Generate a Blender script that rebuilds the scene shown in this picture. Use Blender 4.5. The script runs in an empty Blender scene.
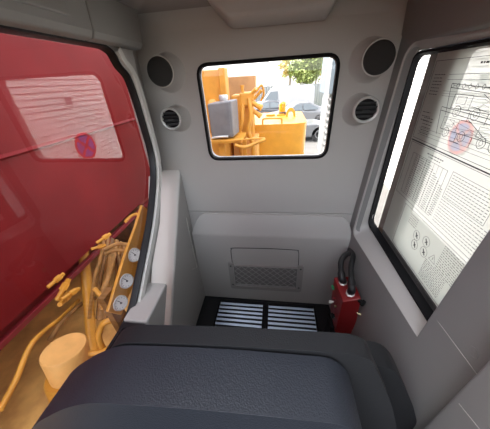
import bpy, bmesh, math, random
from mathutils import Vector, Matrix
from mathutils.geometry import tessellate_polygon
random.seed(7)
sc = bpy.context.scene
col = sc.collection
PI = math.pi

# ------------------------------------------------------------------ camera
W, H, FPX = 490, 429, 225.0
PITCH, YAW, ROLL = math.atan((H/2-80)/FPX), math.radians(9), math.radians(3.5)
CAM = Vector((0, 0, 1.3))
F = Vector((-math.sin(YAW)*math.cos(PITCH), math.cos(YAW)*math.cos(PITCH), -math.sin(PITCH)))
R0 = Vector((math.cos(YAW), math.sin(YAW), 0)); U0 = R0.cross(F)
RV = R0*math.cos(ROLL) - U0*math.sin(ROLL); UV = U0*math.cos(ROLL) + R0*math.sin(ROLL)
def P(px, py, axis, val):
    """world point where the view ray of a measured photo point meets a real plane"""
    d = F*FPX + RV*(px-W/2) - UV*(py-H/2)
    return CAM + d*((val-CAM[axis])/d[axis])
cd = bpy.data.cameras.new('camera'); cam = bpy.data.objects.new('camera', cd); col.objects.link(cam)
cd.sensor_width = 36; cd.lens = FPX/W*36; cd.clip_start = .01; cd.clip_end = 300
m = Matrix((RV, UV, -F)).transposed().to_4x4(); m.translation = CAM; cam.matrix_world = m
sc.camera = cam

# ------------------------------------------------------------------ materials
def lin(c): return tuple(((v/255+.055)/1.055)**2.4 if v/255 > .04045 else v/255/12.92 for v in c)
def mat(name, rgb, rough=.6, metal=0., bump=0., scale=400., var=0., vscale=6., coat=0., spec=.5, emit=None):
    mt = bpy.data.materials.new(name); mt.use_nodes = True
    nt = mt.node_tree; b = nt.nodes['Principled BSDF']
    b.inputs['Base Color'].default_value = (*rgb, 1); b.inputs['Roughness'].default_value = rough
    b.inputs['Metallic'].default_value = metal; b.inputs['Coat Weight'].default_value = coat
    b.inputs['Coat Roughness'].default_value = .08; b.inputs['Specular IOR Level'].default_value = spec
    if emit: b.inputs['Emission Color'].default_value = (*emit[:3], 1); b.inputs['Emission Strength'].default_value = emit[3]
    if bump or var: tc = nt.nodes.new('ShaderNodeTexCoord')
    if bump:
        n = nt.nodes.new('ShaderNodeTexNoise'); n.inputs['Scale'].default_value = scale; n.inputs['Detail'].default_value = 3
        bp = nt.nodes.new('ShaderNodeBump'); bp.inputs['Strength'].default_value = bump; bp.inputs['Distance'].default_value = .002
        nt.links.new(tc.outputs['Object'], n.inputs['Vector']); nt.links.new(n.outputs['Fac'], bp.inputs['Height'])
        nt.links.new(bp.outputs['Normal'], b.inputs['Normal'])
    if var:
        n2 = nt.nodes.new('ShaderNodeTexNoise'); n2.inputs['Scale'].default_value = vscale; n2.inputs['Detail'].default_value = 5
        r = nt.nodes.new('ShaderNodeValToRGB')
        r.color_ramp.elements[0].position = .3; r.color_ramp.elements[1].position = .7
        r.color_ramp.elements[0].color = (*[c*(1-var) for c in rgb], 1); r.color_ramp.elements[1].color = (*[min(1, c*(1+var)) for c in rgb], 1)
        nt.links.new(tc.outputs['Object'], n2.inputs['Vector']); nt.links.new(n2.outputs['Fac'], r.inputs['Fac'])
        nt.links.new(r.outputs['Color'], b.inputs['Base Color'])
    return mt
def glass_mat(name, tint=(1, 1, 1), ior=1.5, gain=1.3):
    mt = bpy.data.materials.new(name); mt.use_nodes = True; nt = mt.node_tree; nt.nodes.clear()
    o = nt.nodes.new('ShaderNodeOutputMaterial'); mx = nt.nodes.new('ShaderNodeMixShader')
    t = nt.nodes.new('ShaderNodeBsdfTransparent'); t.inputs['Color'].default_value = (*tint, 1)
    g = nt.nodes.new('ShaderNodeBsdfGlossy'); g.inputs['Roughness'].default_value = .0
    f = nt.nodes.new('ShaderNodeFresnel'); f.inputs['IOR'].default_value = ior
    mm = nt.nodes.new('ShaderNodeMath'); mm.operation = 'MULTIPLY'; mm.inputs[1].default_value = gain; mm.use_clamp = True
    ge = nt.nodes.new('ShaderNodeNewGeometry'); io = nt.nodes.new('ShaderNodeMath'); io.operation = 'MULTIPLY_ADD'   # same pane from both sides
    io.inputs[1].default_value = 1/ior-ior; io.inputs[2].default_value = ior
    nt.links.new(ge.outputs['Backfacing'], io.inputs[0]); nt.links.new(io.outputs[0], f.inputs['IOR'])
    nt.links.new(f.outputs[0], mm.inputs[0]); nt.links.new(mm.outputs[0], mx.inputs[0])
    nt.links.new(t.outputs[0], mx.inputs[1]); nt.links.new(g.outputs[0], mx.inputs[2]); nt.links.new(mx.outputs[0], o.inputs[0])
    return mt
def film_mat(name, rgb, clear=.35):
    mt = bpy.data.materials.new(name); mt.use_nodes = True; nt = mt.node_tree; nt.nodes.clear()
    o = nt.nodes.new('ShaderNodeOutputMaterial'); a = nt.nodes.new('ShaderNodeMixShader'); b = nt.nodes.new('ShaderNodeMixShader')
    d = nt.nodes.new('ShaderNodeBsdfDiffuse'); d.inputs[0].default_value = (*rgb, 1)
    t = nt.nodes.new('ShaderNodeBsdfTranslucent'); t.inputs[0].default_value = (*rgb, 1)
    c = nt.nodes.new('ShaderNodeBsdfTransparent')
    a.inputs[0].default_value = .5; b.inputs[0].default_value = clear
    nt.links.new(d.outputs[0], a.inputs[1]); nt.links.new(t.outputs[0], a.inputs[2])
    nt.links.new(a.outputs[0], b.inputs[1]); nt.links.new(c.outputs[0], b.inputs[2]); nt.links.new(b.outputs[0], o.inputs[0])
    return mt

M = {}
GREY = (.46, .445, .425)
M['plastic'] = mat('grey_plastic', GREY, .55, bump=.12, scale=900)
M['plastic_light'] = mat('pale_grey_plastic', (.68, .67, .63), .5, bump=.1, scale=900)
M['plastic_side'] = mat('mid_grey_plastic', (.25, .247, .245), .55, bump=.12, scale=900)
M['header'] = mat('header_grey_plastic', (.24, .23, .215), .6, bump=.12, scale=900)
M['plastic_dark'] = mat('charcoal_plastic', (.045, .047, .05), .5, bump=.2, scale=700)
M['ceiling'] = mat('headliner', (.30, .275, .26), .85, bump=.3, scale=1200)
M['black'] = mat('black_rubber', (.008, .008, .009), .7, spec=.2)
M['black_gloss'] = mat('black_moulding', (.008, .008, .010), .4, spec=.3)
M['floor'] = mat('black_floor_mat', (.012, .013, .015), .6, bump=.2, scale=300)
M['leather'] = mat('black_leatherette', (.022, .026, .034), .46, bump=.4, scale=430, spec=.4)
M['leather_plain'] = mat('charcoal_vinyl', (.017, .018, .020), .55, bump=.25, scale=420, spec=.3)
M['seam'] = mat('seam_groove', (.06, .06, .06), .8)
M['chrome'] = mat('brushed_silver', (.72, .72, .70), .35, metal=.35)
M['frame_grey'] = mat('frame_grey_plastic', (.33, .315, .30), .5)
M['recess'] = mat('pocket_shade_grey', (.20, .20, .195), .8)
M['cap_yellow'] = mat('skylit_yellow_paint', (.85, .46, .14), .5, var=.08, vscale=20)  # paler yellow: sky light on the cap put into the colour
M['grey_car'] = mat('grey_car_paint', (.16, .165, .17), .3, coat=.5)
M['steel'] = mat('grille_steel', (.34, .40, .48), .4, metal=.85)
M['speaker_cloth'] = mat('speaker_mesh', (.03, .029, .028), .8, bump=.8, scale=900)
M['net'] = mat('grey_cord', (.36, .35, .34), .8)
M['red_box'] = mat('red_powdercoat', (.27, .012, .014), .4)
M['cable'] = mat('black_cable', (.012, .012, .013), .45, bump=.3, scale=300)
M['green'] = mat('green_lens', (.02, .35, .12), .3)
M['brass'] = mat('brass', (.6, .5, .3), .35, metal=.9)
M['boom'] = mat('red_paint', (.17, .010, .012), .5, var=.18, vscale=3, spec=.12)
M['boom_dark'] = mat('red_edge_paint', (.20, .015, .02), .4)
M['yellow'] = mat('yellow_paint', (.68, .31, .04), .42, var=.12, vscale=9)
M['yellow_dirty'] = mat('dirty_yellow_paint', (.88, .44, .13), .6, var=.3, vscale=7, bump=.2, scale=80)
M['rust'] = mat('oily_ochre', (.22, .10, .025), .6, var=.5, vscale=14)
M['yellow_hood'] = mat('hood_yellow_paint', (.66, .30, .025), .4, var=.07, vscale=12)
M['hose_ochre'] = mat('ochre_hose', (.36, .17, .04), .6, var=.35, vscale=25)
M['dial'] = mat('gauge_dial', (.78, .78, .76), .4)
M['tank'] = mat('grey_tank_paint', (.17, .17, .175), .5, var=.15, vscale=12)
M['beam'] = mat('brown_beam_paint', (.42, .25, .11), .6, var=.2)
M['amber'] = mat('amber_lens', (.9, .27, .01), .2, coat=.5)
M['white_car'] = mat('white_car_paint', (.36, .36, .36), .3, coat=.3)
M['silver_car'] = mat('silver_car_paint', (.20, .205, .21), .3, metal=.2, coat=.3)
M['dark_car'] = mat('dark_car_paint', (.08, .085, .095), .25, coat=.6)
M['car_glass'] = mat('car_window', (.10, .12, .13), .08)
M['tyre'] = mat('tyre_rubber', (.02, .02, .02), .8)
M['lamp_red'] = mat('tail_lamp', (.5, .03, .03), .3)
M['fence'] = mat('grey_fence_sheet', (.20, .215, .21), .6)
M['leaf'] = mat('green_leaf', (.17, .22, .05), .6, var=.4, vscale=2)
M['leaf_yellow'] = mat('yellow_leaf', (.48, .36, .07), .6, var=.35, vscale=2)
M['bark'] = mat('bark', (.12, .09, .06), .9)
M['asphalt'] = mat('asphalt', (.15, .145, .135), .9, var=.15, vscale=1.5)
M['siding'] = mat('white_siding', (.80, .79, .77), .5)
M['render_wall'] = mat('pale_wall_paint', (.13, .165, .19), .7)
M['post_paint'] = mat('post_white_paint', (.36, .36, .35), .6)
M['sign_red'] = mat('sign_red', (.75, .03, .03), .4)
M['sign_blue'] = mat('sign_blue', (.05, .10, .42), .4)
M['sign_white'] = mat('sign_white', (.85, .85, .85), .4)
M['blue'] = mat('blue_sheet', (.05, .35, .6), .5)
M['stile'] = mat('dark_sash_paint', (.05, .052, .055), .4)
M['brown'] = mat('brown_sash_trim', (.15, .095, .06), .6)
M['ink'] = mat('black_ink', (.04, .04, .045), .8)
M['film'] = film_mat('printed_film', (.88, .91, .83), .36)
M['glass'] = glass_mat('window_glass', (.98, .98, .98))
M['glass_left'] = glass_mat('side_window_glass', (.97, .96, .96))

# ------------------------------------------------------------------ object helpers
def link(name, me, m, parent=None, kind=None, label=None, cat=None, group=None, bevel=0, segs=2, smooth=None, subsurf=0, solid=0):
    o = bpy.data.objects.new(name, me); col.objects.link(o)
    if m is not None: me.materials.append(M[m] if isinstance(m, str) else m)
    if parent:
        o.parent = parent
        if parent.type == 'EMPTY': o.matrix_parent_inverse = Matrix.Translation(-Vector(parent.location))
    if kind: o['kind'] = kind
    if label: o['label'] = label
    if cat: o['category'] = cat
    if group: o['group'] = group
    if smooth is not None:
        for p in me.polygons: p.use_smooth = True
        me.set_sharp_from_angle(angle=math.radians(smooth))
    if solid:
        s = o.modifiers.new('s', 'SOLIDIFY'); s.thickness = solid; s.offset = 0
    if bevel:
        b = o.modifiers.new('b', 'BEVEL'); b.width = bevel; b.segments = segs; b.limit_method = 'ANGLE'; b.angle_limit = math.radians(35)
    if subsurf:
        s = o.modifiers.new('u', 'SUBSURF'); s.levels = s.render_levels = subsurf
    return o
def thing(name, label, cat, loc=(0, 0, 0), group=None, kind=None):
    o = bpy.data.objects.new(name, None); col.objects.link(o); o.location = loc; o.empty_display_size = .02
    if label: o['label'] = label
    if cat: o['category'] = cat
    if group: o['group'] = group
    if kind: o['kind'] = kind
    return o
class MB:
    def __init__(s): s.v = []; s.f = []
    def add(s, vs, fs):
        n = len(s.v); s.v += [tuple(v) for v in vs]; s.f += [tuple(n+i for i in f) for f in fs]; return s
    def box(s, a, b):
        (x0, y0, z0), (x1, y1, z1) = a, b
        return s.add([(x0,y0,z0),(x1,y0,z0),(x1,y1,z0),(x0,y1,z0),(x0,y0,z1),(x1,y0,z1),(x1,y1,z1),(x0,y1,z1)],
                     [(0,3,2,1),(4,5,6,7),(0,1,5,4),(1,2,6,5),(2,3,7,6),(3,0,4,7)])
    def hexa(s, lo, hi):      # two quads (bottom loop, top loop)
        return s.add(list(lo)+list(hi), [(3,2,1,0),(4,5,6,7),(0,1,5,4),(1,2,6,5),(2,3,7,6),(3,0,4,7)])
    def prism(s, poly, to3, a, b):
        n = len(poly); va = [to3(u, v, a) for u, v in poly]; vb = [to3(u, v, b) for u, v in poly]
        tri = tessellate_polygon([[Vector((u, v, 0)) for u, v in poly]])
        fs = [tuple(t) for t in tri] + [tuple(n+i for i in reversed(t)) for t in tri] + [(i, (i+1) % n, n+(i+1) % n, n+i) for i in range(n)]
        return s.add(va+vb, fs)
    def plate(s, outer, holes, to3, a, b):
        loops = [outer]+holes; tri = tessellate_polygon([[Vector((u, v, 0)) for u, v in L] for L in loops])
        pts = [p for L in loops for p in L]; n = len(pts)
        fs = [tuple(t) for t in tri] + [tuple(n+i for i in reversed(t)) for t in tri]
        k = 0
        for L in loops:
            q = len(L); fs += [(k+i, k+(i+1) % q, n+k+(i+1) % q, n+k+i) for i in range(q)]; k += q
        return s.add([to3(u, v, a) for u, v in pts]+[to3(u, v, b) for u, v in pts], fs)
    def loft(s, loops, closed=True, cap=False):
        n = len(loops[0]); vs = [p for L in loops for p in L]; fs = []
        for k in range(len(loops)-1):
            for i in range(n if closed else n-1):
                j = (i+1) % n; fs.append((k*n+i, k*n+j, (k+1)*n+j, (k+1)*n+i))
        if cap: fs += [tuple(reversed(range(n))), tuple((len(loops)-1)*n+i for i in range(n))]
        return s.add(vs, fs)
    def tube(s, path, r, seg=10, closed=False):
        path = [Vector(p) for p in path]; n = len(path); loops = []; up = None
        for i, p in enumerate(path):
            a = path[(i-1) % n] if closed or i > 0 else p; b = path[(i+1) % n] if closed or i < n-1 else p
            t = (b-a).normalized()
            if up is None:
                up = t.orthogonal().normalized()
            up = (up - t*up.dot(t)).normalized(); sd = t.cross(up)
            rr = r[i] if isinstance(r, (list, tuple)) else r
            loops.append([p + (up*math.cos(2*PI*k/seg) + sd*math.sin(2*PI*k/seg))*rr for k in range(seg)])
        if closed:
            L = loops + [loops[0]]; return s.loft(L)
        return s.loft(loops, cap=True)
    def lathe(s, prof, o, ax, seg=28, cap=True):   # prof [(r, h)] about axis ax
        o = Vector(o); ax = Vector(ax).normalized(); u = ax.orthogonal().normalized(); w = ax.cross(u)
        loops = [[o + ax*h + (u*math.cos(2*PI*k/seg)+w*math.sin(2*PI*k/seg))*max(r, 1e-5) for k in range(seg)] for r, h in prof]
        return s.loft(loops, cap=cap)
    def mesh(s, fix=True):
        me = bpy.data.meshes.new('m'); me.from_pydata(s.v, [], s.f)
        bm = bmesh.new(); bm.from_mesh(me)
        if fix: bmesh.ops.recalc_face_normals(bm, faces=bm.faces)
        bm.to_mesh(me); bm.free(); me.update(); return me
    def put(s, name, m, parent=None, **k): return link(name, s.mesh(), m, parent, **k)
def smoothpath(pts, n=6):
    pts = [Vector(p) for p in pts]; out = []
    for i in range(len(pts)-1):
        p0 = pts[max(i-1, 0)]; p1 = pts[i]; p2 = pts[i+1]; p3 = pts[min(i+2, len(pts)-1)]
        for k in range(n):
            t = k/n; out.append(.5*((2*p1)+(p2-p0)*t+(2*p0-5*p1+4*p2-p3)*t*t+(3*p1-p0-3*p2+p3)*t**3))
    out.append(pts[-1]); return out
def rrect(x0, x1, y0, y1, r, n=6):
    rs = r if isinstance(r, (list, tuple)) else [r]*4; out = []
    for (cx, cy, a0), q in zip([(x1, y1, 0), (x0, y1, 90), (x0, y0, 180), (x1, y0, 270)], rs):
        sx = -1 if cx == x1 else 1; sy = -1 if cy == y1 else 1
        for k in range(n+1):
            a = math.radians(a0+90*k/n); out.append((cx+sx*q+q*math.cos(a), cy+sy*q+q*math.sin(a)))
    return out
def roundpoly(pts, r, n=4):
    out = []; N = len(pts)
    for i in range(N):
        p = Vector(pts[i]); a = Vector(pts[i-1]); b = Vector(pts[(i+1) % N])
        rr = r[i] if isinstance(r, (list, tuple)) else r
        if rr <= 0: out.append(tuple(p)); continue
        da = (a-p); db = (b-p); q = min(rr, da.length*.45, db.length*.45)
        s = p+da.normalized()*q; e = p+db.normalized()*q
        for k in range(n+1):
            t = k/n; out.append(tuple(s*(1-t)**2+p*2*t*(1-t)+e*t*t))
    return out
XZ = lambda u, v, w: (u, w, v)
YZ = lambda u, v, w: (w, u, v)
XY = lambda u, v, w: (u, v, w)

# ================================================================== CAB SHELL
# ---- back wall with rear window
win = [(-.311, 1.359), (.214, 1.362), (.213, .993), (-.304, .990)]
hole = roundpoly(win, .045, 6)
MB().plate([(-.62, .712), (.445, .712), (.445, 1.56), (-.62, 1.56)], [hole], XZ, 1.0, 1.05).put('wall_back', 'plastic', kind='structure', smooth=30)
w1 = thing('window_1', None, None, (-.05, 1.0, 1.175), kind='structure')
def inset(loop, d):
    c = Vector((sum(p[0] for p in loop)/len(loop), sum(p[1] for p in loop)/len(loop))); o = []
    n = len(loop)
    for i in range(n):
        a = Vector(loop[i-1]); b = Vector(loop[(i+1) % n]); t = (b-a).normalized(); nr = Vector((-t.y, t.x))
        if nr.dot(c-Vector(loop[i])) < 0: nr = -nr
        o.append(tuple(Vector(loop[i])+nr*d))
    return o
h_out = inset(hole, -.004); h_in = inset(hole, .008)
MB().loft([[XZ(*p, .994) for p in h_out], [XZ(*p, .990) for p in inset(hole, .002)], [XZ(*p, .992) for p in h_in], [XZ(*p, 1.012) for p in h_in]]).put('window_seal', 'black', w1, smooth=40)
me = MB().add([XZ(*p, 1.008) for p in inset(hole, .006)], [tuple(range(len(hole)))]).mesh(); link('pane', me, 'glass', w1)

# ---- lower back panel: rounded ledge above, panel below
rows = [(.700, -.365, .305, 1.000), (.697, -.385, .325, .992), (.680, -.405, .347, .985), (.655, -.425, .365, .974), (.625, -.44, .374, .966),
        (.600, -.45, .376, .957), (.590, -.45, .376, .953), (.580, -.45, .375, .953), (.45, -.455, .371, .960), (.30, -.462, .365, .968), (.16, -.468, .36, .976), (.05, -.472, .356, .982)]
front = []; back = []
for z, x0, x1, y in rows:
    xs = [x0 + (x1-x0)*k/12 for k in range(13)]
    front.append([(x, y, z) for x in xs])
mb = MB(); mb.loft(front, closed=False)
nb = len(mb.v)
low = [p for r in front for p in (r[0], r[-1])]
# the flat wall behind the panel
mb.put('trim_1', 'plastic', kind='structure', smooth=25, solid=0)
MB().box((-.62, 1.0, -.0), (.47, 1.05, .708)).put('wall_rear', 'plastic', kind='structure')
# returns closing panel edges to the wall
mb = MB()
for s in (0, -1):
    mb.loft([[r[s] for r in front], [(r[s][0], 1.001, r[s][2]) for r in front]], closed=False)
mb.put('trim_2', 'plastic', kind='structure')

# ---- ceiling
MB().box((-.62, .10, 1.51), (.5, 1.06, 1.56)).put('ceiling', 'ceiling', kind='structure')
# cove between ceiling and back wall
prof = [(1.002, 1.455)] + [(.945+.055*math.cos(a), 1.455+.055*math.sin(a)) for a in [k*PI/2/7 for k in range(1, 7)]] + [(.945, 1.512), (1.002, 1.512)]
MB().prism(prof, YZ, -.56, .46).put('trim_3', 'plastic', kind='structure', smooth=40)
# moulded housing on the ceiling above the window
lo = [(-.150, .85, 1.458), (.137, .85, 1.458), (.152, .998, 1.452), (-.165, .998, 1.452)]
hi = [(-.215, .80, 1.512), (.185, .80, 1.512), (.19, .998, 1.512), (-.225, .998, 1.512)]
MB().hexa(lo, hi).put('lamp_housing', 'plastic', None, bevel=.012, segs=3, smooth=40, label='moulded grey housing under the ceiling just above the rear window', cat='housing')

# ---- left wall : window opening, seal, glass
XL = -.515
lw = [(-.45, 1.404), (.751, 1.404), (.781, 1.392), (.797, 1.357), (.832, 1.333), (.846, 1.275), (.858, 1.015), (.718, .832), (.443, .600), (.294, .588), (-.45, .588)]
lhole = roundpoly(lw, [0, .02, .012, .016, .02, .04, .09, .10, .06, .05, 0], 5)
MB().plate([(-.55, .02), (.50, .02), (.50, .555), (.765, .785), (.895, .985), (.895, 1.51), (-.55, 1.51)], [lhole], YZ, -.498, -.518).put('wall_left', 'plastic', kind='structure', smooth=30)
MB().prism([(.55, 0), (1.0, 0), (1.0, .93), (.94, .93), (.83, .74), (.60, .50), (.55, .44)], YZ, -.60, -.575).put('wall_side', 'plastic', kind='structure')
MB().hexa([(-.498, .895, .975), (-.55, .895, .975), (-.62, 1.0, .93), (-.556, 1.0, .93)], [(-.498, .895, 1.51), (-.55, .895, 1.51), (-.62, 1.0, 1.51), (-.538, 1.0, 1.51)]).put('trim_4', 'plastic', kind='structure')
w2 = thing('window_2', None, None, (XL, .4, 1.0), kind='structure')
l_o = inset(lhole, -.006); l_m = inset(lhole, .001); l_i = inset(lhole, .005)
MB().loft([[YZ(*p, -.499) for p in l_o], [YZ(*p, -.493) for p in inset(lhole, -.004)], [YZ(*p, -.493) for p in l_m], [YZ(*p, -.503) for p in l_i], [YZ(*p, -.517) for p in l_i]]).put('window_seal', 'black_gloss', w2, smooth=40)
me = MB().add([YZ(*p, XL) for p in l_m], [tuple(range(len(l_m)))]).mesh(); link('pane', me, 'glass_left', w2)
# raised inner frame round the rear edge of the left window
fr = [i for i, p in enumerate(lhole) if p[0] > .40 and p[1] < 1.39]
a = inset(lhole, -.008); b = inset(lhole, -.036)
mb = MB().loft([[YZ(*a[i], -.497) for i in fr], [YZ(*a[i], -.484) for i in fr], [YZ(*inset(lhole, -.027)[i], -.482) for i in fr], [YZ(*b[i], -.499) for i in fr]], closed=False)
mb.put('trim_5', 'plastic_light', kind='structure', smooth=35)
# header above the left window
sec = [(-.500, 1.406), (-.470, 1.410), (-.462, 1.425), (-.455, 1.512), (-.52, 1.512)]
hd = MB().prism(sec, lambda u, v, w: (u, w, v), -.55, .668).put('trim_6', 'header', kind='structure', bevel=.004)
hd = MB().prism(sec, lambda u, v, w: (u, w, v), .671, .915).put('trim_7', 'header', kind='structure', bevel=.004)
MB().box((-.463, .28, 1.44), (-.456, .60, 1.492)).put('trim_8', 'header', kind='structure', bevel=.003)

# ---- left wheel-arch column (sloped front paler: the light on it put into colour)
top = [(-.56, 1.0, .95), (-.462, 1.0, .945)]
MB().add([(-.572, .998, .945), (-.464, .998, .945), (-.455, .32, .05), (-.572, .32, .05), (-.572, .998, .05), (-.464, .998, .05)],
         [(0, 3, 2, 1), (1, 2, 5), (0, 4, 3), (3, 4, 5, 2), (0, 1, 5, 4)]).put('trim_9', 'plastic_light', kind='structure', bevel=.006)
# added wall-grey panel that makes the inner face the unlit side
MB().add([(-.4615, .992, .930), (-.4525, .345, .06), (-.4615, .992, .06), (-.4655, .994, .930), (-.4565, .345, .06), (-.4655, .994, .06)],
         [(0, 1, 2), (3, 5, 4), (0, 3, 4, 1), (1, 4, 5, 2), (2, 5, 3, 0)]).put('trim_10', 'plastic', kind='structure')
# embossed triangle line on that panel
mb = MB(); e = [(-.4600, .945, .70), (-.4560, .935, .36), (-.4565, .88, .40)]
mb.tube(e, .0022, 6); mb.put('trim_11', 'plastic_light', kind='structure')

# ---- left armrest ledge + window latch box
arm = thing('armrest', 'pale grey wedge armrest ledge under the left window', 'armrest', (-.46, .5, .45))
poly = [(.412, .40), (.575, .615), (.575, .628), (.412, .622)]
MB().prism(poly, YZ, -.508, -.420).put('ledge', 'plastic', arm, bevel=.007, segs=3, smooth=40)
lb = thing('latch_box', 'black recessed latch box on the left window sill', 'latch', (-.46, .36, .55))
outer = [(-.505, .22), (-.425, .22), (-.425, .408), (-.505, .408)]
MB().plate(outer, [rrect(-.492, -.440, .24, .388, .008, 3)], XY, .575, .619).put('housing', 'black_gloss', lb, bevel=.003)
MB().box((-.500, .225, .565), (-.430, .400, .585)).put('recess', 'plastic_dark', lb)
MB().box((-.490, .33, .585), (-.442, .36, .606)).put('lever', 'plastic_dark', lb, bevel=.004)

# ---- right wall : tapered, with sill, seal and glass
def xr(y, z): return .374+(1-y)*.085+(z-.716)*.043
RW = lambda u, v, w: (xr(u, v)+w, u, v)
inner = rrect(.437, .955, .628, 1.372, [.05, .0, .0, .035], 6)
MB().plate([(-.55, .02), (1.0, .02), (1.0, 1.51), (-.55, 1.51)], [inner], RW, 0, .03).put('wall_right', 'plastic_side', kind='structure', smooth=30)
glassloop = rrect(.437, 1.0, .655, 1.352, [.04, 0, 0, .035], 6)
sealloop = rrect(.437, 1.015, .660, 1.347, [.04, 0, 0, .035], 6)
mb = MB().loft([[RW(*p, 0) for p in inner], [RW(p[0], p[1], .004) for p in inset(inner, .004)], [YZ(*p, .455) for p in glassloop]])
mb.put('trim_12', 'plastic', kind='structure', smooth=35)
w3 = thing('window_3', None, None, (.47, .7, 1.0), kind='structure')
g2 = inset(glassloop, .012)
MB().loft([[YZ(*p, .456) for p in glassloop], [YZ(*p, .451) for p in inset(glassloop, .003)], [YZ(*p, .452) for p in inset(glassloop, .009)], [YZ(*p, .475) for p in inset(sealloop, .010)], [YZ(*p, .479) for p in inset(sealloop, .010)]]).put('window_seal', 'black', w3, smooth=40)
me = MB().add([YZ(*p, .474) for p in sealloop], [tuple(range(len(sealloop)))]).mesh(); link('pane', me, 'glass', w3)
# sliding sash behind the glass: wide dark stile and bottom rail, brown edge
so = rrect(.36, .902, .655, 1.36, .01, 3); si = rrect(.37, .790, .716, 1.335, [.02, 0, 0, .05], 5)
MB().plate(so, [si], YZ, .482, .502).put('sash', 'stile', w3, bevel=.003)
MB().box((.484, .903, .655), (.500, .956, 1.36)).put('sash_edge', 'brown', w3, bevel=.003)
# right header
sec = [(.432, 1.366), (.412, 1.372), (.398, 1.40), (.390, 1.512), (.47, 1.512), (.47, 1.366)]
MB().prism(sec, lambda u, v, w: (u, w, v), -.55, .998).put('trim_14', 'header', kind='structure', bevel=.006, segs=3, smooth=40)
# lower right console with its seam
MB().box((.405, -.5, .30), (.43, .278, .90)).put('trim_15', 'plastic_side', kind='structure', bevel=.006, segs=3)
mb = MB(); mb.tube([(.4245, .436, .733), (.428, .285, .742)], .0009, 6); mb.put('trim_16', 'plastic', kind='structure')
mb = MB(); mb.tube([(.405, .262, .67), (.405, .20, .695), (.405, .15, .69)], .0009, 6); mb.put('trim_17', 'plastic', kind='structure')
pc = P(468, 352, 0, .4225)
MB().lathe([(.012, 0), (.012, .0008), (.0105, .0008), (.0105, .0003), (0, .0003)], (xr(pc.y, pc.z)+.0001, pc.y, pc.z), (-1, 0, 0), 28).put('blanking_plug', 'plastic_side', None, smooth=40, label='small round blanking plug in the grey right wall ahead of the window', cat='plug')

# ---- floor
MB().box((-.62, -.75, .0), (.5, 1.0, .045)).put('floor', 'floor', kind='structure')

MB().box((-.62, -.80, 0), (.5, -.75, .85)).put('wall_front', 'plastic_dark', kind='structure')
# ================================================================== things inside
# ---- speakers and vents
def pod(name, cx, cz, r, label, cat, group, y=.958, dx=0, kind='speaker'):
    t = thing(name, label, cat, (cx, 1.0, cz), group)
    ax = Vector((-cx*.10-dx, -1, -.05)).normalized(); o = Vector((cx, y, cz))
        # housing lofted from a wider foot on the wall to the rim
    u = ax.orthogonal().normalized(); w = ax.cross(u); N = 36
    def ring(c, rr, A): 
        uu = (Vector((1, 0, 0))-A*A.x).normalized(); ww = A.cross(uu)
        return [c+(uu*math.cos(2*PI*k/N)+ww*math.sin(2*PI*k/N))*rr for k in range(N)]
    Y = Vector((0, -1, 0)); d = .012 if cx < 0 else -.012
    L = [ring(Vector((cx+d*1.3, 1.0005, cz-.004)), r*1.42, Y), ring(Vector((cx+d*1.1, .996, cz-.004)), r*1.28, Y), ring(Vector((cx+d*.8, .986, cz-.003)), r*1.18, Y), ring(o-ax*.008, r*1.12, ax), ring(o, r*1.09, ax), ring(o+ax*.001, r*1.0, ax)]
    MB().loft(L).put('housing', 'plastic', t, smooth=60)
    if kind == 'speaker':
        MB().lathe([(r*1.01, -.004), (r*1.0, .001), (r*.9, .004), (r*.5, .008), (0, .0095)], o, ax, 36).put('grille', 'speaker_cloth', t, smooth=60)
    else:
        MB().lathe([(r*1.10, -.006), (r*1.10, .003), (r*1.02, .0055), (r*.90, .003), (r*.87, -.006)], o, ax, 36, cap=False).put('rim', 'chrome', t, smooth=35)
        MB().lathe([(r*.9, -.0085), (r*.9, -.0065), (0, -.0065)], o, ax, 36).put('cavity', 'black', t)
        uu = (Vector((1, 0, 0))-ax*ax.x).normalized(); ww = ax.cross(uu)
        if ww.z < 0: ww = -ww
        for k in range(4):
            h = (-.54+.36*k)*r; hw = math.sqrt(max(0, (.86*r)**2-h*h))
            c = o+ww*h; mb = MB()
            tilt = (ww*.5+ax*.6).normalized()*.0065; nn = (ww*.9-ax*.5).normalized()*.0012
            q = [c-uu*hw-tilt-nn, c+uu*hw-tilt-nn, c+uu*hw+tilt-nn, c-uu*hw+tilt-nn]; q2 = [p+nn*2 for p in q]
            mb.hexa(q, q2); mb.put('slat', 'plastic_dark', t)
        c = o+ax*.004-ww*.004
        a = c-uu*.012-ww*.003; b = c+uu*.012+ww*.003
        MB().hexa([a-ax*.004, c+uu*.012-ww*.003-ax*.004, b-ax*.004, c-uu*.012+ww*.003-ax*.004], [a+ax*.003, c+uu*.012-ww*.003+ax*.003, b+ax*.003, c-uu*.012+ww*.003+ax*.003]).put('knob', 'plastic_dark', t)
    return t
def pt(px, py, y): q = P(px, py, 1, y); return q.x, q.z
x, z = pt(160, 72, .958); pod('speaker', x, z, .049, 'round black speaker in grey pod left of the rear window', 'speaker', 'round speakers on the back wall')
x, z = pt(379, 58, .958); pod('speaker', x, z, .049, 'round black speaker in grey pod right of the rear window', 'speaker', 'round speakers on the back wall')
x, z = pt(171, 119, .958); pod('air_vent', x, z, .040, 'round silver-rimmed air vent left of the rear window', 'air vent', 'air vents on the back wall', kind='vent')
x, z = pt(366, 110, .958); pod('air_vent', x, z, .042, 'round silver-rimmed air vent right of the rear window', 'air vent', 'air vents on the back wall', kind='vent')

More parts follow.
